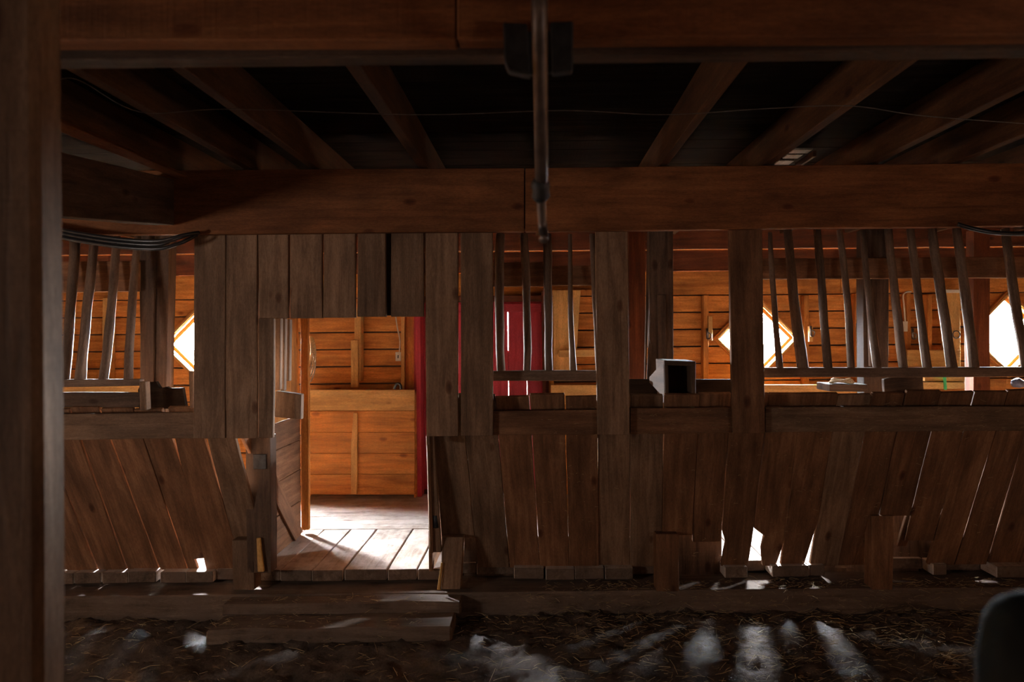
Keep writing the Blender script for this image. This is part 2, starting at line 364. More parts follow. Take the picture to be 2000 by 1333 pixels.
# windows
for i, (cx, cz, h) in enumerate(WIN):
    wn = thing(f'window_{i + 1}', (cx, YB, cz - h), kind='structure')
    P = [Vector((cx - h, 0, cz)), Vector((cx, 0, cz + h)), Vector((cx + h, 0, cz)), Vector((cx, 0, cz - h))]
    for k in range(4):
        a, c = P[k], P[(k + 1) % 4]; cc = Vector((cx, 0, cz))
        ext = lambda p, s: cc + (p - cc) * s
        # casing board on the room side and the reveal lining
        for nm, s0, s1, y0, th, mt in (('casing', .92, 1.08, YB - .045, .04, ORANGE), ('sash', .84, .95, YB + .03, .02, PINE)):
            Lq = [ext(a, s1), ext(c, s1)]; Rq = [ext(a, s0), ext(c, s0)]
            for v in Lq + Rq: v.y = y0
            slab(nm, Lq, Rq, th, mt, wn, jit=0.0)
        Lq = [ext(a, .95) + Vector((0, YB - .055, 0)), ext(c, .95) + Vector((0, YB - .055, 0))]
        Rq = [v + Vector((0, .13, 0)) for v in Lq]
        slab('reveal', Lq, Rq, .02, PINE, wn, jit=0, toward=(a + c) / 2 - cc)
    q = [ext for ext in ((cx - h * .9, cz), (cx, cz + h * .9), (cx + h * .9, cz), (cx, cz - h * .9))]
    poly('pane', q, YB + .045, .004, GLASS if i == 0 else DIMMED, wn)
    portal((cx, YB + .12, cz), (0, -1, 0), 2 * h * .95, 2 * h * .95)

# red door in the back wall: planks with see-through cracks
dr = thing('door_1', (DOORX0, 6.66, DZ), kind='structure')
ztop = W(950, 590, 6.62).z
edges = [815, 833, 868, 905, 950, 993, 1029, 1058]
for a, c in zip(edges, edges[1:]):
    xa, xc = W(a, 700, 6.66).x, W(c, 700, 6.66).x
    crack = .004 if c in (993,) else .0008
    box('door_plank', xa + .0005, xc - crack, 6.66, 6.69, DZ + .02, ztop, RED, dr, 'z', jit=0, bevel=.002)
box('top_rail', W(860, 600, 6.62).x, W(1058, 600, 6.62).x, 6.63, 6.66, ztop - .10, ztop - .02, RED, dr)
# hidden batten closes the crack above, between and below the light slits
box('batten', W(975, 600, 6.69).x, W(1040, 600, 6.69).x, 6.692, 6.71, W(993, 740, 6.7).z, W(993, 684, 6.7).z, RED, dr)
box('batten', W(975, 600, 6.69).x, W(1040, 600, 6.69).x, 6.692, 6.71, W(993, 611, 6.7).z, ztop, RED, dr)
box('batten', W(975, 600, 6.69).x, W(1040, 600, 6.69).x, 6.692, 6.71, DZ, W(993, 780, 6.7).z, RED, dr)
box('door_frame', W(815, 600, 6.6).x, W(824, 600, 6.6).x, 6.5, 6.66, DZ, ztop + .2, RED, dr, 'z')
box('door_frame', W(824, 600, 6.6).x, W(1062, 600, 6.6).x, 6.60, 6.70, ztop, ztop + .06, REDWOOD, dr)

box('door_frame', W(1058, 600, 6.6).x, W(1066, 600, 6.6).x, 6.58, 6.75, DZ, ztop + .1, REDWOOD, dr, 'z')
box('door_frame', DOORX0 - .02, DOORX0 + .03, 6.66, 6.75, DZ, ztop + .1, RED, dr, 'z')
box('threshold', DOORX0 - .1, DOORX1 + .1, 6.63, 6.80, DZ - .2, DZ + .035, REDWOOD, dr)
for a_ in (DOORX0 - .03, DOORX1 - .035): box('batten', a_, a_ + .07, 6.692, 6.71, DZ, ztop + .1, RED, dr, 'z')  # hidden battens added to stop light leaking round the door edges
box('batten', DOORX0, DOORX1, 6.692, 6.71, ztop - .06, ztop + .1, RED, dr)
# side walls and the wall behind the camera
for nm, x in (('wall_left', -7.1), ('wall_right', 7.0)):
    wl = thing(nm, (x, 2, 0), kind='structure')
    box('cladding', x - .1 if x < 0 else x + .04, x if x < 0 else x + .14, -3.3, 6.78, -.3, 3.0, ORANGE, wl, 'y', jit=0)
    z = -.2
    while z < 2.8: box('plank', x, x + .04, -3.1, 6.72, z, z + .295, ORANGE, wl, 'y', jit=0); z += .296
wf = thing('wall_front', (0, -3.1, 0), kind='structure')
box('plank_panel', -7.2, 7.2, -3.15, -3.1, -.2, 3.0, BROWN, wf)

# ceiling: boards above the joists
JB = 2.70
ceil = thing('ceiling', (0, 2, JB), kind='structure')
y = -3.1
while y < 6.75:
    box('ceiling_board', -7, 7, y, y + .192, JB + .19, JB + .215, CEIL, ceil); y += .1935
for px in (350, 500, 624, 832, 1052, 1290, 1490, 1690, 1850, 2060):
    X = W(px, 334, 4.0).x
    for X_ in ([X] if px != 500 else [X]):
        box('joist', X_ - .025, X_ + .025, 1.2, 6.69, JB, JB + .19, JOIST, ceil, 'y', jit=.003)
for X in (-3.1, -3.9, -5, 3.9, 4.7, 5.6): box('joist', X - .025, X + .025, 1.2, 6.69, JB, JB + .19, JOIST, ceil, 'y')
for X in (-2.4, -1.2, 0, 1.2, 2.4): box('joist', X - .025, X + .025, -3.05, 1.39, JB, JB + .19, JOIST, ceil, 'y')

# wooden floor beyond the mangers
fd = thing('floor_boards', (0, 5.4, DZ), kind='structure')
fronts = [(-60, 20, 4.5), (22, 80, 4.5), (82, 143, 4.49), (145, 196, 4.5), (200, 249, 4.5), (250, 304, 4.5), (312, 362, 4.5), (363, 415, 4.5), (416, 456, 4.54), (458, 500, 4.6), (502, 545, 4.52),
          (546, 607, 4.51), (610, 669, 4.5), (672, 754, 4.51), (757, 813, 4.51), (816, 862, 4.50), (864, 926, 4.62), (928, 1002, 4.6), (1004, 1062, 4.5), (1066, 1121, 4.48), (1122, 1180, 4.49), (1182, 1236, 4.48), (1238, 1282, 4.58),
          (1284, 1340, 4.75), (1342, 1412, 4.8), (1415, 1460, 4.5), (1462, 1506, 4.62), (1508, 1580, 4.5), (1581, 1612, 4.51), (1614, 1690, 4.66), (1692, 1760, 4.75), (1762, 1822, 4.62), (1824, 1851, 4.51), (1853, 1934, 4.6), (1936, 2000, 4.45), (2002, 2070, 4.45), (2072, 2130, 4.5)]
for x0, x1, yf in fronts:
    a, c = W(x0, 1108, 4.5).x, W(x1, 1108, 4.5).x; dz = random.uniform(-.004, .003)
    slab('floorboard', [(a, yf, DZ + dz), (a, 5.44, DZ + dz)], [(c, yf, DZ + dz), (c, 5.44, DZ + dz)], .072, DECK, fd, .0025, (0, 0, -1), bevel=.004, seg=.2, rag=.006)
    o_ = fd.children[-1] if False else bpy.data.objects[-1] if False else COL.objects[-1]
    o_.data.materials.append(DIRTW); n_ = len(o_.data.polygons)
    for q_ in (n_ - 2, n_ - 1): o_.data.polygons[q_].material_index = 1
y = 5.45
for wd in (.13, .15, .11, .14, .16, .13, .15, .14, .15):
    x = -7.0
    for ln in (3.6, 2.9, 3.3, 4.2):
        box('floorboard', x, min(7.0, x + ln - .003), y, y + wd - .004, DZ - .045, DZ + random.uniform(-.003, .001), DECK, fd); x += ln
    y += wd
box('floor_bearer', -7, 7, 4.75, 4.87, -.05, DZ - .075, DIRTW, fd); box('floor_bearer', -7, 7, 5.2, 6.7, -.05, DZ - .075, DIRTW, fd)

# ------------------------------------------------------------------ sill and steps
sill = box('sill_timber', -4.2, 5.2, 4.34, 4.66, -.10, .10, DIRTW, None, bevel=.008, jit=.004, seg=.4)
tag(sill, 'long dirt-covered ground timber running under the mangers', 'timber')
tag(box('step', W(433, 1172, 4.21).x, W(900, 1172, 4.21).x, 4.20, 4.335, .015, .095, DIRTW, None, bevel=.01, jit=.006, seg=.25),
    'upper dirt-caked wooden step just under the doorway threshold', 'step')
tag(box('step', W(412, 1215, 4.05).x, W(885, 1215, 4.05).x, 3.98, 4.20, -.06, .030, DIRTW, None, bevel=.012, jit=.008, seg=.25),
    'lowest dirt-caked plank step half sunk in the ground before the doorway', 'step')

# ------------------------------------------------------------------ mangers
def slant_board(parent, xt, xb, yb=1110, mat=GREY, holes=None):
    """front board of a manger: (left,right) at the rail, (left,right) at the foot line y=1106"""
    def at(x0, x1, yy):      # point on the sloping plane on the line from rail to foot
        P0 = W(x0, 852, 4.155); P1 = W(x1, 1106, 4.55); zt = W(1050, yy, 4.155 + (4.55 - 4.155) * (yy - 852) / 254).z
        t = (P0.z - zt) / (P0.z - P1.z); return P0.lerp(P1, t)
    ex = .5 if parent is ml else 1.2; xt = (xt[0] - ex, xt[1] + ex); xb = (xb[0] - ex, xb[1] + ex)
    off = random.uniform(-.009, .009)
    def pt(x0, x1, yy): v = at(x0, x1, yy); v.y += off; return v
    top = (793 if parent is ml else 775) + random.uniform(-4, 4)
    Lq = [pt(xt[0], xb[0], top), pt(xt[0], xb[0], 930)]; Rq = [pt(xt[1], xb[1], top), pt(xt[1], xb[1], 930)]
    if holes:
        for yy, dl, dr_ in holes: Lq.append(pt(xt[0] , xb[0] , yy) + Vector((dl * .0034, 0, 0))); Rq.append(pt(xt[1], xb[1], yy) + Vector((dr_ * .0034, 0, 0)))
    else:
        Lq.append(pt(xt[0], xb[0], yb)); Rq.append(pt(xt[1], xb[1], yb))
    return slab('slant_board', Lq, Rq, .026, mat, parent, .0022, (0, 1, -.3), seg=.2, rag=.004)

ml = thing('manger', (-2.4, 4.4, DZ), 'left manger with forward-leaning plank front and two-tone rail beside the doorway', 'manger')
ml['label'] = 'manger of sloping brown planks left of the doorway'
for xt, xb, yb in (((-35, 20), (66, 126), 1110), ((24, 85), (129, 187), 1110), ((88, 152), (191, 243), 1110), ((155, 210), (246, 306), 1110), ((214, 275), (309, 361), 1110)):
    slant_board(ml, xt, xb, yb, BROWN)
slant_board(ml, (278, 332), (364, 418), mat=BROWN, holes=[(1085, 0, -2), (1088, 0, -36), (1110, 1, -36)])
slant_board(ml, (342, 398), (402, 472), mat=BROWN, holes=[(1110, 0, 0)])
slant_board(ml, (405, 459), (459 + 12, 512 + 13), 1052, GREY)
hb('front_rail', -60, (812, 862), 380, (806, 857), 3.965, .05, GREY, ml)
vb('support_post', (453, 495), 1056, (455, 497), 1153, 4.36, 4.36, .11, GREY, ml)
vb('support_post', (140, 182), 1075, (140, 182), 1150, 4.72, 4.72, .1, DIRTW, ml)
hb('ledge_board', -60, (768, 796), 272, (767, 796), 4.10, .03, DARK, ml)

mr_ = thing('manger', (1.2, 4.4, DZ), 'long manger of sloping dark planks stretching right of the doorway', 'manger')
slant_board(mr_, (848, 907), (868, 931), 1050, GREY)
MB = [((910, 972), (934, 993), 1110), ((975, 1037), (997, 1053), 1110), ((1041, 1103), (1056, 1110), 1110), ((1107, 1166), (1113, 1168), 1110), ((1169, 1230), (1171, 1229), 1110),
      ((1233, 1294), (1232, 1292), 1110), ((1298, 1361), (1294, 1348), 1048), ((1363, 1421), (1352, 1403), 1062)]
for q in MB: slant_board(mr_, *q, random.choice((GREY, BROWN)))
slant_board(mr_, (1424, 1492), (1407, 1462), mat=BROWN, holes=[(1040, 0, 0), (1062, 8, 0), (1110, 2, -2)])
slant_board(mr_, (1495, 1555), (1466, 1523), mat=BROWN, holes=[(1035, 0, 0), (1050, 20, 0), (1075, 18, -2), (1110, 24, -10)])
slant_board(mr_, (1558, 1623), (1527, 1582), mat=BROWN, holes=[(1020, 0, 0), (1110, -2, -14)])
slant_board(mr_, (1626, 1686), (1583, 1636), mat=GREY)
for q in (((1690, 1749), (1639, 1694), 1110), ((1753, 1815), (1697, 1752), 1014), ((1818, 1878), (1756, 1808), 1062), ((1881, 1940), (1811, 1861), 1110), ((1944, 2000), (1866, 1925), 1110), ((2004, 2064), (1929, 1985), 1110), ((2068, 2130), (1990, 2045), 1110), ((2134, 2190), (2050, 2100), 1110)):
    slant_board(mr_, *q, random.choice((GREY, BROWN)))
slab('slant_board', [W(1776, 990, 4.38), W(1752, 1068, 4.50)], [W(1800, 990, 4.38), W(1770, 1068, 4.50)], .024, BROWN, mr_)
hb('front_rail', 963, (804, 851), 1230, (800, 849), 3.965, .05, BROWN, mr_)
hb('front_rail', 1231, (798, 848), 1494, (797, 846), 3.967, .05, BROWN, mr_)
hb('front_rail', 1495, (796, 845), 2120, (794, 841), 3.962, .05, GREY, mr_)
for xt, xb, y0, y1, mt in (((863, 905), (861, 899), 1050, 1152, GREY), ((1282, 1325), (1282, 1326), 1044, 1156, BROWN), ((1703, 1745), (1703, 1744), 1008, 1153, BROWN)):
    vb('support_post', xt, y0, xb, y1, 4.36, 4.34, .10, mt, mr_)
for a, c, Y, y0 in ((1322, 1410, 4.62, 1010), (1690, 1800, 4.66, 945), (1798, 1858, 4.64, 1000), (905, 1235, 4.64, 1050), (1235, 1322, 4.63, 1050), (1600, 1690, 4.66, 1060), (1880, 2120, 4.66, 1040)):
    vb('light_stop_board', (a, c), y0, (a, c), 1126, Y, Y, .025, DARK, mr_)  # dark boards added behind the gaps to hold back window light
vb('splinter', (861, 864), 1100, (853, 860), 1153, 4.33, 4.32, .012, PINE, mr_)

# ------------------------------------------------------------------ partition round the doorway
ps = thing('plank_partition', (W(600, 900, 3.93).x, 3.93, W(600, 856, 3.93).z), 'tall grey vertical planks framing the doorway under the beam', 'partition')
Yp = 3.93
for xt, xb, y1 in (((380, 440), (377, 439), 857), ((442, 502), (441, 502), 857), ((504, 563), (505, 563), 622)):
    vb('plank', xt, 440, xb, y1, Yp, Yp, .03, GREY, ps)
vb('plank', (505, 535), 622, (505, 533), 856, Yp, Yp, .03, GREY, ps)
for xt, xb, y1 in (((566, 629), (567, 629), 622), ((632, 694), (631, 694), 621), ((698, 753), (698, 753), 619), ((764, 827), (764, 828), 619)):
    vb('plank', xt, 440, xb, y1, Yp, Yp, .03, GREY, ps)
vb('plank', (748, 772), 440, (748, 772), 616, Yp + .04, Yp + .04, .03, DARK, ps)
vb('plank', (831, 894), 440, (833, 895), 853, Yp, Yp, .03, GREY, ps); vb('plank', (900, 962), 440, (900, 963), 852, Yp, Yp, .03, GREY, ps)

for xt, xb, y1, lb in (((1163, 1226), (1167, 1230), 850, 'wide upright plank between the middle hay rack and the feed box bay'), ((1423, 1489), (1432, 1494), 847, 'wide upright plank crossing in front of the middle diamond window')):
    tag(vb('upright_plank', xt, 440, xb, y1, Yp - .004, Yp - .004, .032, GREY if xt[0] < 1200 else BROWN), lb, 'plank')

# ------------------------------------------------------------------ beams
def beam(x0, x1, yt0, yb0, yt1, yb1, Y, th, lb, mat=BEAM, top=None):
    return tag(slab('ceiling_beam', [W(x0, yt0, Y), W(x1, yt1, Y)], [W(x0, yb0, Y), W(x1, yb1, Y)], th, mat, None, .002, seg=.8, bevel=.004), lb, 'beam')
beam(-200, 1024, 336, 462, 328, 452, 3.87, .055, 'second overhead beam, left length, resting on the planks above the doorway')
beam(1026, 2400, 328, 452, 315, 437, 3.868, .055, 'second overhead beam, right length, running above the hay racks')
tag(box('backing_beam', -4.5, 5, 3.965, 4.03, 2.36, 2.69, DARK), 'dark backing timber behind the second overhead beam', 'beam')
beam(-700, 890, -300, 86, -300, 77, 1.39, .05, 'nearest overhead beam, left length, dark above the near post')
beam(892, 2900, -300, 76, -300, 60, 1.388, .05, 'nearest overhead beam, right length, lit brown beyond the pipe')
tag(slab('ledger_strip', [W(-700, 60, 1.445), W(2900, 20, 1.445)], [W(-700, 125, 1.445), W(2900, 88, 1.445)], .05, DARK, None, .002, seg=.8),
    'rough ledger strip along the lower back edge of nearest beam', 'beam')
# cross beam at left, from the near beam to the second one
tag(slab('cross_beam', [W(340, 350, 3.85), W(130 - 700, 130, 1.5)], [W(340, 440, 3.85), W(130 - 700, 372, 1.5)], .16, DARK, None, toward=(-1, 0, 0), seg=.8),
    'dark crosswise timber hanging below the joists at the upper left', 'beam')
tag(slab('lath', [W(372, 348, 3.9), W(-60, 160, 2.2)], [W(350, 352, 3.9), W(-60, 186, 2.2)], .03, BEAM, None, toward=(0, 0, 1)),
    'narrow lit lath along the crosswise timber at the upper left', 'lath')

# near post (out of focus) and the dark rounded post at the lower right
np_ = slab('near_post', [W(-260, -120, 1.10), W(-250, 1500, 1.10)], [W(68, -120, 1.10), W(78, 1500, 1.10)], .07, GREY, None, .0015, bevel=.012)
tag(np_, 'blurred brown timber post filling the left edge', 'post')
pts = []; rr = []
c = W(2020, 1160, .62)
for dz, r_ in ((0, .004), (.004, .018), (.014, .032), (.03, .041), (.06, .046), (.2, .047), (.6, .047), (1.0, .047), (1.45, .047)):
    pts.append(c - Vector((0, 0, dz))); rr.append(r_)
tag(tube('rounded_post', pts, rr, OLIVE, None, 20), 'blurred dark round-topped post at the lower right corner', 'post')

# ------------------------------------------------------------------ hay racks
def rack(label, base, slats, rails, Yt=4.30, Yb=4.12):
    t = thing('hay_rack', base, label, 'hay rack')
    for xt, yt, xb, yb in slats:
        n = 7; P = []; R = []
        bow = random.uniform(-3, 3)
        for k in range(n):
            f = k / (n - 1); Y = Yt + (Yb - Yt) * f
            xc = (xt[0] + xt[1]) / 2 * (1 - f) + (xb[0] + xb[1]) / 2 * f + bow * math.sin(f * math.pi) + random.uniform(-.8, .8)
            P.append(W(xc, yt + (yb - yt) * f, Y)); R.append(((xt[1] - xt[0]) * (1 - f) + (xb[1] - xb[0]) * f) / 2 / F * Y * random.uniform(.95, 1.1))
        tube('slat', P, R, SLATE, t, 8, .05)
    for r_ in rails: hb(*r_[:-2], r_[-2], r_[-1], DARK, t) if False else None
    return t
S = lambda a, b_, yt, c_, d_, yb: ((a, b_), yt, (c_, d_), yb)
r1 = rack('hay rack of bare poles at the far left beside the near post', W(200, 757, 4.1),
          [S(85, 100, 462, 55, 73, 742), S(138, 157, 462, 119, 135, 742), S(178, 193, 462, 147, 166, 742), S(221, 235, 462, 194, 211, 742), S(262, 275, 462, 242, 258, 742)], [])
hb('top_rail', 60, (512, 573), 268, (510, 569), 4.34, .04, BROWN, r1)
hb('bottom_rail', -60, (744, 760), 273, (741, 754), 4.09, .05, SLATE, r1)
r2 = rack('short hay rack of five poles between doorway planks and upright plank', W(1060, 745, 4.1),
          [S(968, 985, 458, 970, 987, 727), S(1015, 1030, 458, 1022, 1038, 727), S(1060, 1077, 458, 1064, 1079, 727), S(1110, 1117, 458, 1113, 1127, 727), S(1151, 1161, 458, 1163, 1173, 727)], [])
hb('top_rail', 950, (513, 560), 1077, (513, 560), 4.34, .04, BROWN, r2); hb('top_rail', 1078, (520, 558), 1185, (520, 557), 4.345, .04, BROWN, r2)
hb('bottom_rail', 950, (725, 745), 1180, (724, 744), 4.09, .05, SLATE, r2)
r3 = rack('long hay rack of leaning poles across the right part', W(1750, 740, 4.1),
          [S(1499, 1508, 455, 1517, 1531, 720), S(1529, 1546, 450, 1557, 1579, 720), S(1589, 1604, 450, 1608, 1625, 720), S(1634, 1646, 450, 1655, 1670, 720), S(1679, 1691, 450, 1706, 1722, 720),
           S(1727, 1742, 448, 1755, 1773, 720), S(1770, 1784, 448, 1802, 1818, 720), S(1811, 1828, 448, 1850, 1870, 720), S(1860, 1877, 448, 1894, 1912, 720), S(1955, 1971, 448, 1996, 2014, 720), S(2010, 2025, 448, 2050, 2066, 720)], [])
hb('top_rail', 1480, (505, 546), 2140, (501, 542), 4.34, .04, BROWN, r3)
hb('bottom_rail', 1480, (719, 738), 2140, (717, 736), 4.09, .05, SLATE, r3)

# posts standing behind the racks
def post(xt, xb, y0, y1, Y, th, mat, lb, name='rack_post'):
    return tag(vb(name, xt, y0, xb, y1, Y, Y, th, mat), lb, 'post')
post((304, 331), (298, 320), 455, 970, 4.42, .09, DARK, 'dark post half beside the left diamond window')
post((272, 303), (275, 297), 455, 965, 4.40, .09, DARK, 'dark post half beside the last pole of the left rack')
post((1686, 1736), (1688, 1735), 448, 975, 4.42, .10, DARK, 'thick dark post in the middle of the long right rack')
post((1268, 1315), (1270, 1316), 450, 1025, 4.50, .09, DARK, 'dark post behind the feed box')
post((1284, 1300), (1285, 1301), 576, 702, 4.48, .018, DARK, 'narrow dark batten nailed to the post behind the feed box', 'batten')
post((1228, 1260), (1230, 1263), 448, 1052, 5.15, .10, REDWOOD, 'reddish aisle post seen left of the feed box')
post((1902, 1934), (1902, 1934), 448, 1040, 5.30, .10, REDWOOD, 'reddish aisle post beside the rightmost diamond window')
post((480, 528), (482, 530), 852, 1120, 4.36, .10, DARK, 'dark corner post between left manger and doorway')
tag(slab('leaning_stick', [W(1264, 492, 4.62), W(1258, 742, 4.45)], [W(1269, 492, 4.62), W(1262, 742, 4.45)], .012, SLATE), 'thin pale stick leaning upright left of the feed box', 'stick')
tag(slab('leaning_stick', [W(1268, 640, 4.55), W(1262, 745, 4.4)], [W(1275, 640, 4.55), W(1271, 745, 4.4)], .012, SLATE), 'shorter stick leaning against the post behind the feed box', 'stick')
tag(slab('stud_board', [W(1695, 560, 4.40), W(1700, 716, 4.38)], [W(1703, 560, 4.40), W(1722, 716, 4.38)], .03, SLATE), 'broken board wedged against the thick dark post', 'board')
tag(vb('split_stick', (500, 508), 1052, (503, 515), 1118, 4.33, 4.33, .02, PINE), 'short pale split stick beside the left manger post', 'stick')
tag(vb('nail_plate', (494, 520), 888, (494, 520), 917, 4.35, 4.35, .006, IRON), 'small square metal plate on the dark corner post', 'plate')

# feed box bay
fb = thing('feed_box', W(1325, 790, 4.08), 'open-fronted wooden feed box sitting on the manger edge', 'box')
vb('side_panel', (1297, 1305), 705, (1299, 1307), 790, 4.07, 4.07, .28, DARK, fb)
vb('side_panel', (1349, 1359), 706, (1350, 1359), 790, 4.07, 4.07, .28, DARK, fb)
hb('top_panel', 1297, (704, 714), 1359, (706, 716), 4.065, .28, DARK, fb)
hb('base_panel', 1305, (778, 790), 1350, (778, 790), 4.07, .28, DARK, fb)
vb('back_panel', (1297, 1359), 706, (1299, 1359), 790, 4.32, 4.32, .02, DARK, fb)
slab('brace_panel', [W(1296, 706, 4.075), W(1268, 737, 4.30)], [W(1298, 780, 4.075), W(1268, 748, 4.30)], .02, DARK, fb, toward=(1, 0, 0))
tag(hb('trough_board', 1222, (741, 782), 1440, (741, 782), 4.34, .03, CEIL), 'board coloured for the shade behind the feed box, closing the manger', 'board')  # near-black wood stands for the shade on this board
tag(poly('trough_board', [(W(x, y_, 4.3).x, W(x, y_, 4.3).z) for x, y_ in ((286, 796), (376, 796), (369, 756), (345, 757), (338, 754), (326, 757), (318, 744), (290, 747), (284, 760))], 4.22, .03, CEIL), 'ragged-topped board coloured for shade below the left diamond window', 'board')  # shade on the ragged board is put into its near-black colour
tag(vb('end_block', (271, 284), 746, (273, 286), 802, 4.05, 4.05, .05, GREY), 'short upright block at the end of the left rack rail', 'block')
tag(vb('short_board', (368, 378), 725, (370, 378), 797, 4.03, 4.03, .02, GREY), 'short narrow board behind the leftmost partition plank', 'board')
tag(slab('brace_board', [W(1726, 742, 4.14), W(1802, 722, 4.14)], [W(1730, 792, 4.14), W(1806, 790, 4.14)], .03, DARK), 'dark block under the rail of the long right rack', 'block')
tag(hb('resting_plank', 1620, (751, 765), 1695, (752, 766), 4.3, .2, DARK), 'dark plank lying below the rail of the right rack', 'plank')

# ------------------------------------------------------------------ doorway sides
ep = thing('manger_end_panel', (W(600, 1035, 5.39).x, 4.9, DZ), 'board side panel lining the left side of the doorway', 'panel')
XE = -1.855
def ybd(y0, y1, z0, z1, mat=BROWN, x=XE, th=.025, nm='side_board', par=ep):
    return slab(nm, [(x, y0, z1), (x, y1, z1)], [(x, y0, z0), (x, y1, z0)], th, mat, par, toward=(-1, 0, 0))
ybd(4.46, 5.31, DZ, .46, BROWN); ybd(4.44, 5.31, .465, .70); ybd(4.46, 5.31, .705, .93); ybd(4.5, 5.31, .935, 1.12)
slab('side_board', [(XE + .02, 4.14, 1.22), (XE + .02, 5.14, DZ)], [(XE + .02, 4.34, 1.22), (XE + .02, 5.30, DZ + .03)], .022, BROWN, ep, toward=(-1, 0, 0))
vb('jamb_post', (586, 602), 480, (588, 603), 1036, 5.285, 5.325, .04, ORANGE, ep, bevel=.004)
slab('side_board', [(XE - .005, 4.75, 2.5), (XE - .005, 4.75, 1.125)], [(XE - .005, 5.31, 2.5), (XE - .005, 5.31, 1.125)], .025, ORANGE, ep, toward=(-1, 0, 0))
for x0, x1, y0, y1, Y in ((537, 548, 622, 762, 4.0), (549, 557, 622, 764, 4.06), (557, 567, 624, 745, 4.12)):
    vb('edge_board', (x0, x1), y0, (x0 - 1, x1 - 2), y1, Y, Y, .04, GREY, ep)
slab('end_block', [W(538, 764, 4.05), W(537, 815, 4.05)], [W(589, 771, 4.05), W(587, 820, 4.05)], .05, GREY, ep)

er = thing('manger_end_panel', (-.70, 4.9, DZ), 'hidden manger side panel added to block window light right of the doorway', 'panel')  # unseen panel added to block light from the right-hand windows
for z0, z1 in ((DZ, .46), (.465, .70), (.705, .93), (.935, 1.14)): ybd(4.46, 5.34, z0, z1, BROWN, -.70, .025, 'side_board', er)

jr = thing('door_jamb', W(842, 1080, 4.2), 'narrow light-edged jamb board on the right side of the doorway', 'jamb')
vb('jamb_board', (835, 848), 850, (840, 862), 1080, 4.10, 4.35, .03, GREY, jr)
slab('jamb_side', [W(834, 850, 4.08), W(840, 1082, 4.33)], [W(832, 850, 4.4), W(838, 1050, 4.65)], .02, BROWN, jr, toward=(1, 0, 0))
tube('hinge_pin', [W(850, 1006, 4.28), W(852, 1030, 4.3)], .018, IRON, jr)
slab('jamb_side', [(W(833, 700, 4.0).x, 3.97, 2.4), (W(833, 700, 4.0).x, 3.97, 1.1)], [(W(833, 700, 4.0).x, 4.05, 2.4), (W(833, 700, 4.0).x, 4.05, 1.1)], .02, GREY, jr, toward=(1, 0, 0))

# ------------------------------------------------------------------ feed bins along the back wall
def bin_(x0, x1, label, seams=(803, 845, 886, 927, 967), battens=(), Yf=6.40, top=762):
    t = thing('feed_bin', W((x0 + x1) / 2, 966, Yf), label, 'feed bin')
    ys = (top,) + seams
    for k in range(len(ys) - 1):
        hb('bin_board', x0, (ys[k] + .25, ys[k + 1] - .25), x1, (ys[k] + .25, ys[k + 1] - .25), Yf + (0 if k else -.012), .03, PINE if k < 1 else ORANGE, t, bevel=.002, seg=2.0)
    for (a, c) in battens: 
        slab('batten', [W(a, 807, Yf - .025), W(a - 5, 870, Yf - .025), W(a - 5, 966, Yf - .025)], [W(a + 8, 807, Yf - .025), W(c, 870, Yf - .025), W(c - 1, 966, Yf - .025)], .023, PINE, t)
    for xx in (x0, x1): 
        X = W(xx, 800, Yf).x; X2 = X + (.02 if xx == x0 else -.02)
        box('end_board', min(X, X2), max(X, X2), Yf + .03, YB - .12, DZ + .01, W(xx, top + 6, Yf).z, ORANGE, t, 'y')
    return t
bin_(-200, 285, 'plank-fronted feed bin against the back wall, seen under the left rack', top=748)
bin_(592, 810, 'plank-fronted feed bin against the back wall, seen through the doorway', battens=((690, 698),))
bin_(1076, 1790, 'plank-fronted feed bin beyond the right rack, behind the middle diamond window', battens=((1500, 1510),), top=752, seams=(790, 832, 880, 927, 967))

# loose boards and fittings on the back wall
tag(slab('wall_board', [W(1080, 567, 6.5), W(1082, 745, 6.5)], [W(1134, 567, 6.5), W(1122, 745, 6.5)], .03, PINE), 'wide light board standing against the wall right of the red door', 'board')
tag(hb('shelf_board', 1092, (684, 698), 1166, (683, 697), 6.45, .10, PINE), 'short shelf board beside the wide light board', 'shelf')
tag(vb('wall_board', (1845, 1876), 572, (1845, 1876), 722, 6.52, 6.52, .06, PINE), 'wide light board with a hanging ring near the rightmost window', 'board')
tag(hb('shelf_board', 1845, (566, 572), 1877, (566, 572), 6.50, .12, WHITE), 'small white ledge on top of the ringed board', 'ledge')
tag(hb('shelf_board', 1772, (684, 716), 1876, (684, 716), 6.50, .10, PINE), 'broad light shelf board left of the rightmost window', 'shelf')
pt_ = [W(1868, 654, 6.5) + Vector((math.cos(a) * .035, 0, math.sin(a) * .035)) for a in [k * math.pi / 8 for k in range(16)]]
tag(tube('hanging_ring', pt_, .005, IRON, None, 6, closed=True), 'iron ring hanging on the wide light board', 'ring')
tag(hb('stacked_board', 1806, (736, 745), 1886, (737, 746), 6.2, .3, PINE), 'upper light board lying on the bin right of the green strap', 'board')
tag(hb('stacked_board', 1800, (747, 760), 1884, (747, 760), 6.18, .3, PINE), 'lower light board lying on the bin under the rack rail', 'board')
tag(vb('green_strap', (1842, 1848), 734, (1844, 1850), 762, 6.16, 6.16, .006, GREEN), 'green strap hanging over the stacked light boards', 'strap')
tag(vb('white_board', (1889, 1904), 728, (1891, 1904), 1000, 5.9, 5.9, 0.02, PALE), 'small white board beside the reddish aisle post', 'board')
tag(vb('pale_stud', (1887, 1901), 520, (1889, 1901), 1029, 5.45, 5.45, .03, DARK), 'pale stud just left of the reddish aisle post', 'stud')
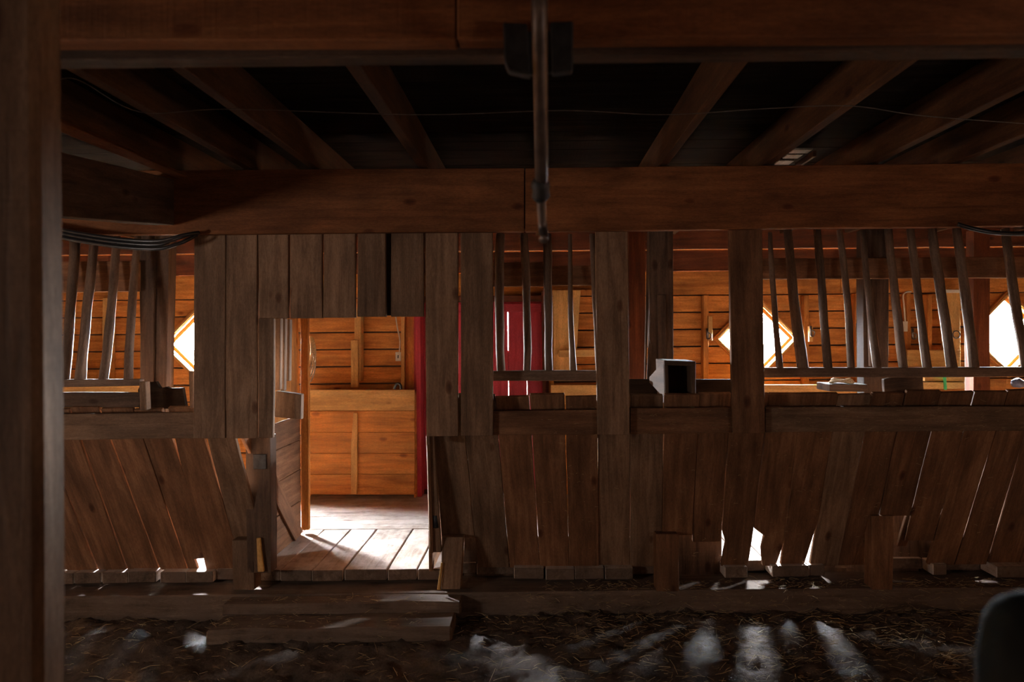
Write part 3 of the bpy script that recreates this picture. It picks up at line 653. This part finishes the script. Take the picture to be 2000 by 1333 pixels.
tag(tube('cloth_bundle', [W(1978, 750, 6.1), W(1988, 748, 6.1), W(1999, 751, 6.1)], [.03, .045, .03], CLOTH, None, 10, .1), 'small grey cloth bundle at the right edge under the rail', 'cloth')
ob = thing('outlet_plate', W(778, 705, 6.6), 'pale electric outlet plate on the wall seen through the doorway', 'outlet')
vb('plate', (772, 783), 688, (772, 783), 706, 6.63, 6.63, .012, WHITE, ob); vb('socket', (776.5, 778.5), 694, (776.5, 778.5), 700, 6.626, 6.626, .01, BLACK, ob, bevel=0)
ob = thing('outlet_box', W(1768, 648, 6.55), 'pale electric box behind the long right rack', 'outlet')
vb('box_body', (1762, 1773), 628, (1762, 1773), 648, 6.58, 6.58, .05, WHITE, ob)
tag(tube('white_cable', curve_pts([W(770, 600, 6.62), W(776, 640, 6.61), W(781, 665, 6.62), W(780, 688, 6.63)], 5), .006, WHITE, None, 6), 'white cable running down to the outlet in the doorway', 'cable')
tag(tube('white_cable', curve_pts([W(1768, 630, 6.58), W(1766, 600, 6.57), W(1764, 578, 6.57), W(1770, 571, 6.57), W(1780, 570, 6.57)], 5), .007, WHITE, None, 6), 'white cable looping up from the electric box behind the rack', 'cable')
def latch(px, py, lb):
    t = thing('latch', W(px, py + 12, 6.56), lb, 'latch')
    tube('bolt', [W(px, py - 8, 6.57), W(px + 1, py + 12, 6.57)], .012, METAL, t); tube('hook', curve_pts([W(px + 2, py, 6.56), W(px + 8, py + 4, 6.55), W(px + 6, py + 12, 6.56), W(px, py + 12, 6.56)], 4), .006, METAL, t, 6)
latch(1381, 650, 'iron latch on the stud left of the middle diamond window'); latch(1583, 645, 'iron latch on the stud right of the middle diamond window')
latch(1674, 640, 'iron latch on the stud left of the thick dark post'); latch(1782, 650, 'iron latch beside the electric box behind the rack'); 
tag(vb('latch_block', (1383, 1392), 618, (1383, 1392), 666, 6.57, 6.57, .05, PINE), 'light wooden block beside the latch left of the middle window', 'block')
tag(vb('latch_block', (1580, 1588), 638, (1580, 1588), 668, 6.57, 6.57, .05, PINE), 'light wooden block beside the latch right of the middle window', 'block')
rp = thing('rope_coil', W(606, 735, 5.28), 'coil of pale rope hanging on the left doorway post', 'rope')
for k in range(4):
    c = W(602 + k * .8, 690 + k * 4, 5.36); rx, rz = .022 + .009 * k, .115 + .022 * k
    tube('loop', [c + Vector((math.cos(a) * rx, math.sin(a) * .02, math.sin(a) * rz)) for a in [j * math.pi / 12 for j in range(24)]], .0055, ROPE, rp, 6, closed=True)
tag(tube('yellow_hook', curve_pts([W(770, 760, 6.36), W(775, 750, 6.35), W(782, 752, 6.35), W(783, 760, 6.36)], 4), .012, IRON, None, 7), 'small dark hook sitting on the bin top in the doorway', 'hook')
rp = thing('rope_coil', W(1645, 750, 4.4), 'coil of pale rope lying on the plank under the right rack rail', 'rope')
for k in range(4):
    c = W(1644, 746 - k * 1.5, 4.38 + .01 * k)
    tube('loop', [c + Vector((math.cos(a) * (.075 - .008 * k), math.sin(a) * .045, math.sin(a * 2 + k) * .006)) for a in [j * math.pi / 10 for j in range(20)]], .006, ROPE, rp, 6, closed=True)

# ------------------------------------------------------------------ pipe, hanger, wire, hoses
pp = thing('hanging_pipe', W(1055, -40, 1.24), 'rusty steel pipe hanging down from above in the middle', 'pipe')
tube('upper_pipe', [W(1053, -60, 1.22), W(1054, 60, 1.27), W(1056, 200, 1.36), W(1058, 362, 1.46)], [.0152, .0150, .0142, .0140], PIPE, pp, 16)
tube('coupling', [W(1055, 350, 1.46), W(1055, 356, 1.46), W(1056, 364, 1.465), W(1056, 374, 1.47), W(1056, 385, 1.475), W(1057, 392, 1.48)], [.014, .0195, .0215, .0185, .0205, .013], IRON, pp, 14, .05)
tube('lower_pipe', curve_pts([W(1057, 385, 1.48), W(1058, 415, 1.5), W(1060, 445, 1.515), W(1063, 462, 1.50), W(1061, 468, 1.49)], 3), .0105, PIPE, pp, 12)
hg = thing('beam_hanger', W(1050, 145, 1.4), 'dark metal hanger clasping the nearest beam behind the pipe', 'bracket')
def plate(pts, Y, th, nm): return poly(nm, [(W(x, y_, Y).x, W(x, y_, Y).z) for x, y_ in pts], Y, th, IRON, hg, bevel=.003)
plate(((982, 42), (1030, 45), (1036, 146), (1020, 143), (992, 136), (985, 120)), 1.355, .03, 'side_plate')
plate(((1074, 42), (1120, 40), (1119, 136), (1078, 141)), 1.355, .03, 'side_plate')
plate(((1028, 60), (1078, 60), (1078, 140), (1060, 146), (1034, 146)), 1.37, .015, 'back_plate')
tag(tube('wire', curve_pts([W(100, 168, 2.4), W(150, 155, 2.4), W(275, 219, 2.7), W(450, 213, 2.7), W(820, 224, 2.7), W(1100, 216, 2.7), W(1300, 224, 2.7), W(1500, 212, 2.7), W(1660, 207, 2.7), W(1800, 226, 2.7), W(2020, 243, 2.7)], 8), .002, METAL, None, 5),
    'thin wire strung sideways beneath the ceiling joists', 'wire')
for k, (dy, dx, lb) in enumerate(((0, 0, 'outer black hose drooping under the beam at the upper left'), (-8, -10, 'middle black hose drooping under the beam at the upper left'), (-15, 5, 'inner black hose drooping tight under the left beam'))):
    tag(tube('black_hose', curve_pts([W(60, 452 + dy, 3.78), W(150, 470 + dy, 3.76), W(240, 483 + dy, 3.74), W(310, 486 + dy, 3.74), W(352 + dx, 475 + dy, 3.76), W(384 + dx, 459 + dy * .3, 3.82)], 6), .011, BLACK, None, 8), lb, 'hose')
tag(tube('black_hose', curve_pts([W(1870, 438, 3.80), W(1900, 447, 3.78), W(1945, 455, 3.76), W(2010, 456, 3.76), W(2080, 445, 3.8)], 6), .013, BLACK, None, 8), 'black hose drooping under the beam at the upper right', 'hose')
vt = thing('loose_slats', W(1550, 318, 4.6), 'small pale slatted piece stuck between the ceiling joists', 'slats')
for k, (x0, x1, y_, YY) in enumerate(((1549, 1588, 293, 4.05), (1537, 1569, 303, 4.25), (1521, 1552, 315, 4.45))):
    slab('pale_slat', [W(x0, y_, YY), W(x0 - 9, y_ + 7, YY + .17)], [W(x1, y_, YY), W(x1 - 11, y_ + 7, YY + .17)], .012, PALE, vt, toward=(0, 0, 1))
slab('slat_rail', [W(1553, 318, 4.5), W(1588, 294, 4.04)], [W(1553, 330, 4.5), W(1588, 306, 4.04)], .02, JOIST, vt, toward=(1, 0, 0))

# ------------------------------------------------------------------ straw
def straw(name, spots, label):
    vs, fs = [], []
    for p, L_, r_ in spots:
        a = random.uniform(0, math.pi * 2) if random.random() < .5 else random.gauss(-.35, .5)
        d = Vector((math.cos(a), math.sin(a) * .8, random.uniform(-.25, .45))).normalized(); s = d.orthogonal().normalized(); u = d.cross(s)
        b0 = Vector((0, 0, random.uniform(-.12, .25))) * L_
        i = len(vs)
        for t in (0, .5, 1):
            c = p + d * L_ * t + b0 * 4 * t * (1 - t) * .5
            for j in range(3): an = j * 2.094; vs.append(c + (s * math.cos(an) + u * math.sin(an)) * r_)
        for k in range(2):
            for j in range(3): fs.append((i + k * 3 + j, i + k * 3 + (j + 1) % 3, i + k * 3 + 3 + (j + 1) % 3, i + k * 3 + 3 + j))
    me = bpy.data.meshes.new(name); me.from_pydata(vs, [], fs)
    return tag(link(name, me, Matrix(), STRAW, None), label, 'straw', kind='stuff')
sp = []
for _ in range(5200):
    x = random.uniform(-3, 3.2); y = 4.3 - abs(random.gauss(0, 1.0))
    if y < .6: continue
    dens = (.35 if x < 0 else 1.0) * (1 if y > 2.6 else .6)
    if random.random() > dens: continue
    sp.append((Vector((x, y, GROUND(x, y) + random.uniform(.004, .026))), random.choice((.02, .03, .04, .06, .09)), random.uniform(.0006, .0015)))
straw('straw_litter', sp, 'loose straw scattered over the dark dirt floor')
sp = []
for _ in range(900):
    x = random.uniform(-.2, 3.1) if random.random() < .8 else random.uniform(-2, -.7)
    y = random.uniform(4.34, 4.5); z = .10 + random.uniform(.001, .012)
    if x < 0: y = random.uniform(4.0, 4.3); z = .035 if y < 4.2 else .10
    if x > 0 and random.random() < .35: y = random.uniform(4.30, 4.34); z = random.uniform(-.03, .1)
    sp.append((Vector((x, y, z)), random.choice((.015, .03, .04, .06)), random.uniform(.0006, .0013)))
for _ in range(420):     # wisps caught in the joints of the planks
    x = random.uniform(0, 3.0); k = random.random()
    if k < .5: sp.append((Vector((x, 3.955, random.uniform(1.15, 1.33))), random.choice((.01, .02, .03)), .0007))
    else: t = random.random(); sp.append((Vector((x, 4.12 + .4 * t, 1.15 - .95 * t)), random.choice((.01, .02, .03)), .0007))
straw('straw_wisps', sp, 'straw wisps caught on the ground timber and manger planks')

# ------------------------------------------------------------------ groups of repeated things
GROUPS = {'manger': 'mangers along the partition', 'hay_rack': 'hay racks above the mangers', 'black_hose': 'hoses drooping under the beam',
          'latch': 'iron latches on the back wall', 'step': 'steps before the doorway', 'feed_bin': 'feed bins along the back wall',
          'ceiling_beam': 'overhead beams', 'rack_post': 'posts standing behind the racks', 'upright_plank': 'wide upright planks of the partition',
          'stacked_board': 'light boards stacked on the bin', 'manger_end_panel': 'side panels of the doorway', 'latch_block': 'blocks beside the latches',
          'white_cable': 'white cables on the back wall', 'leaning_stick': 'sticks leaning by the feed box'}
for o_ in COL.objects:
    g_ = GROUPS.get(o_.name.split('.')[0])
    if g_ and o_.parent is None and o_.get('category'): o_['group'] = g_
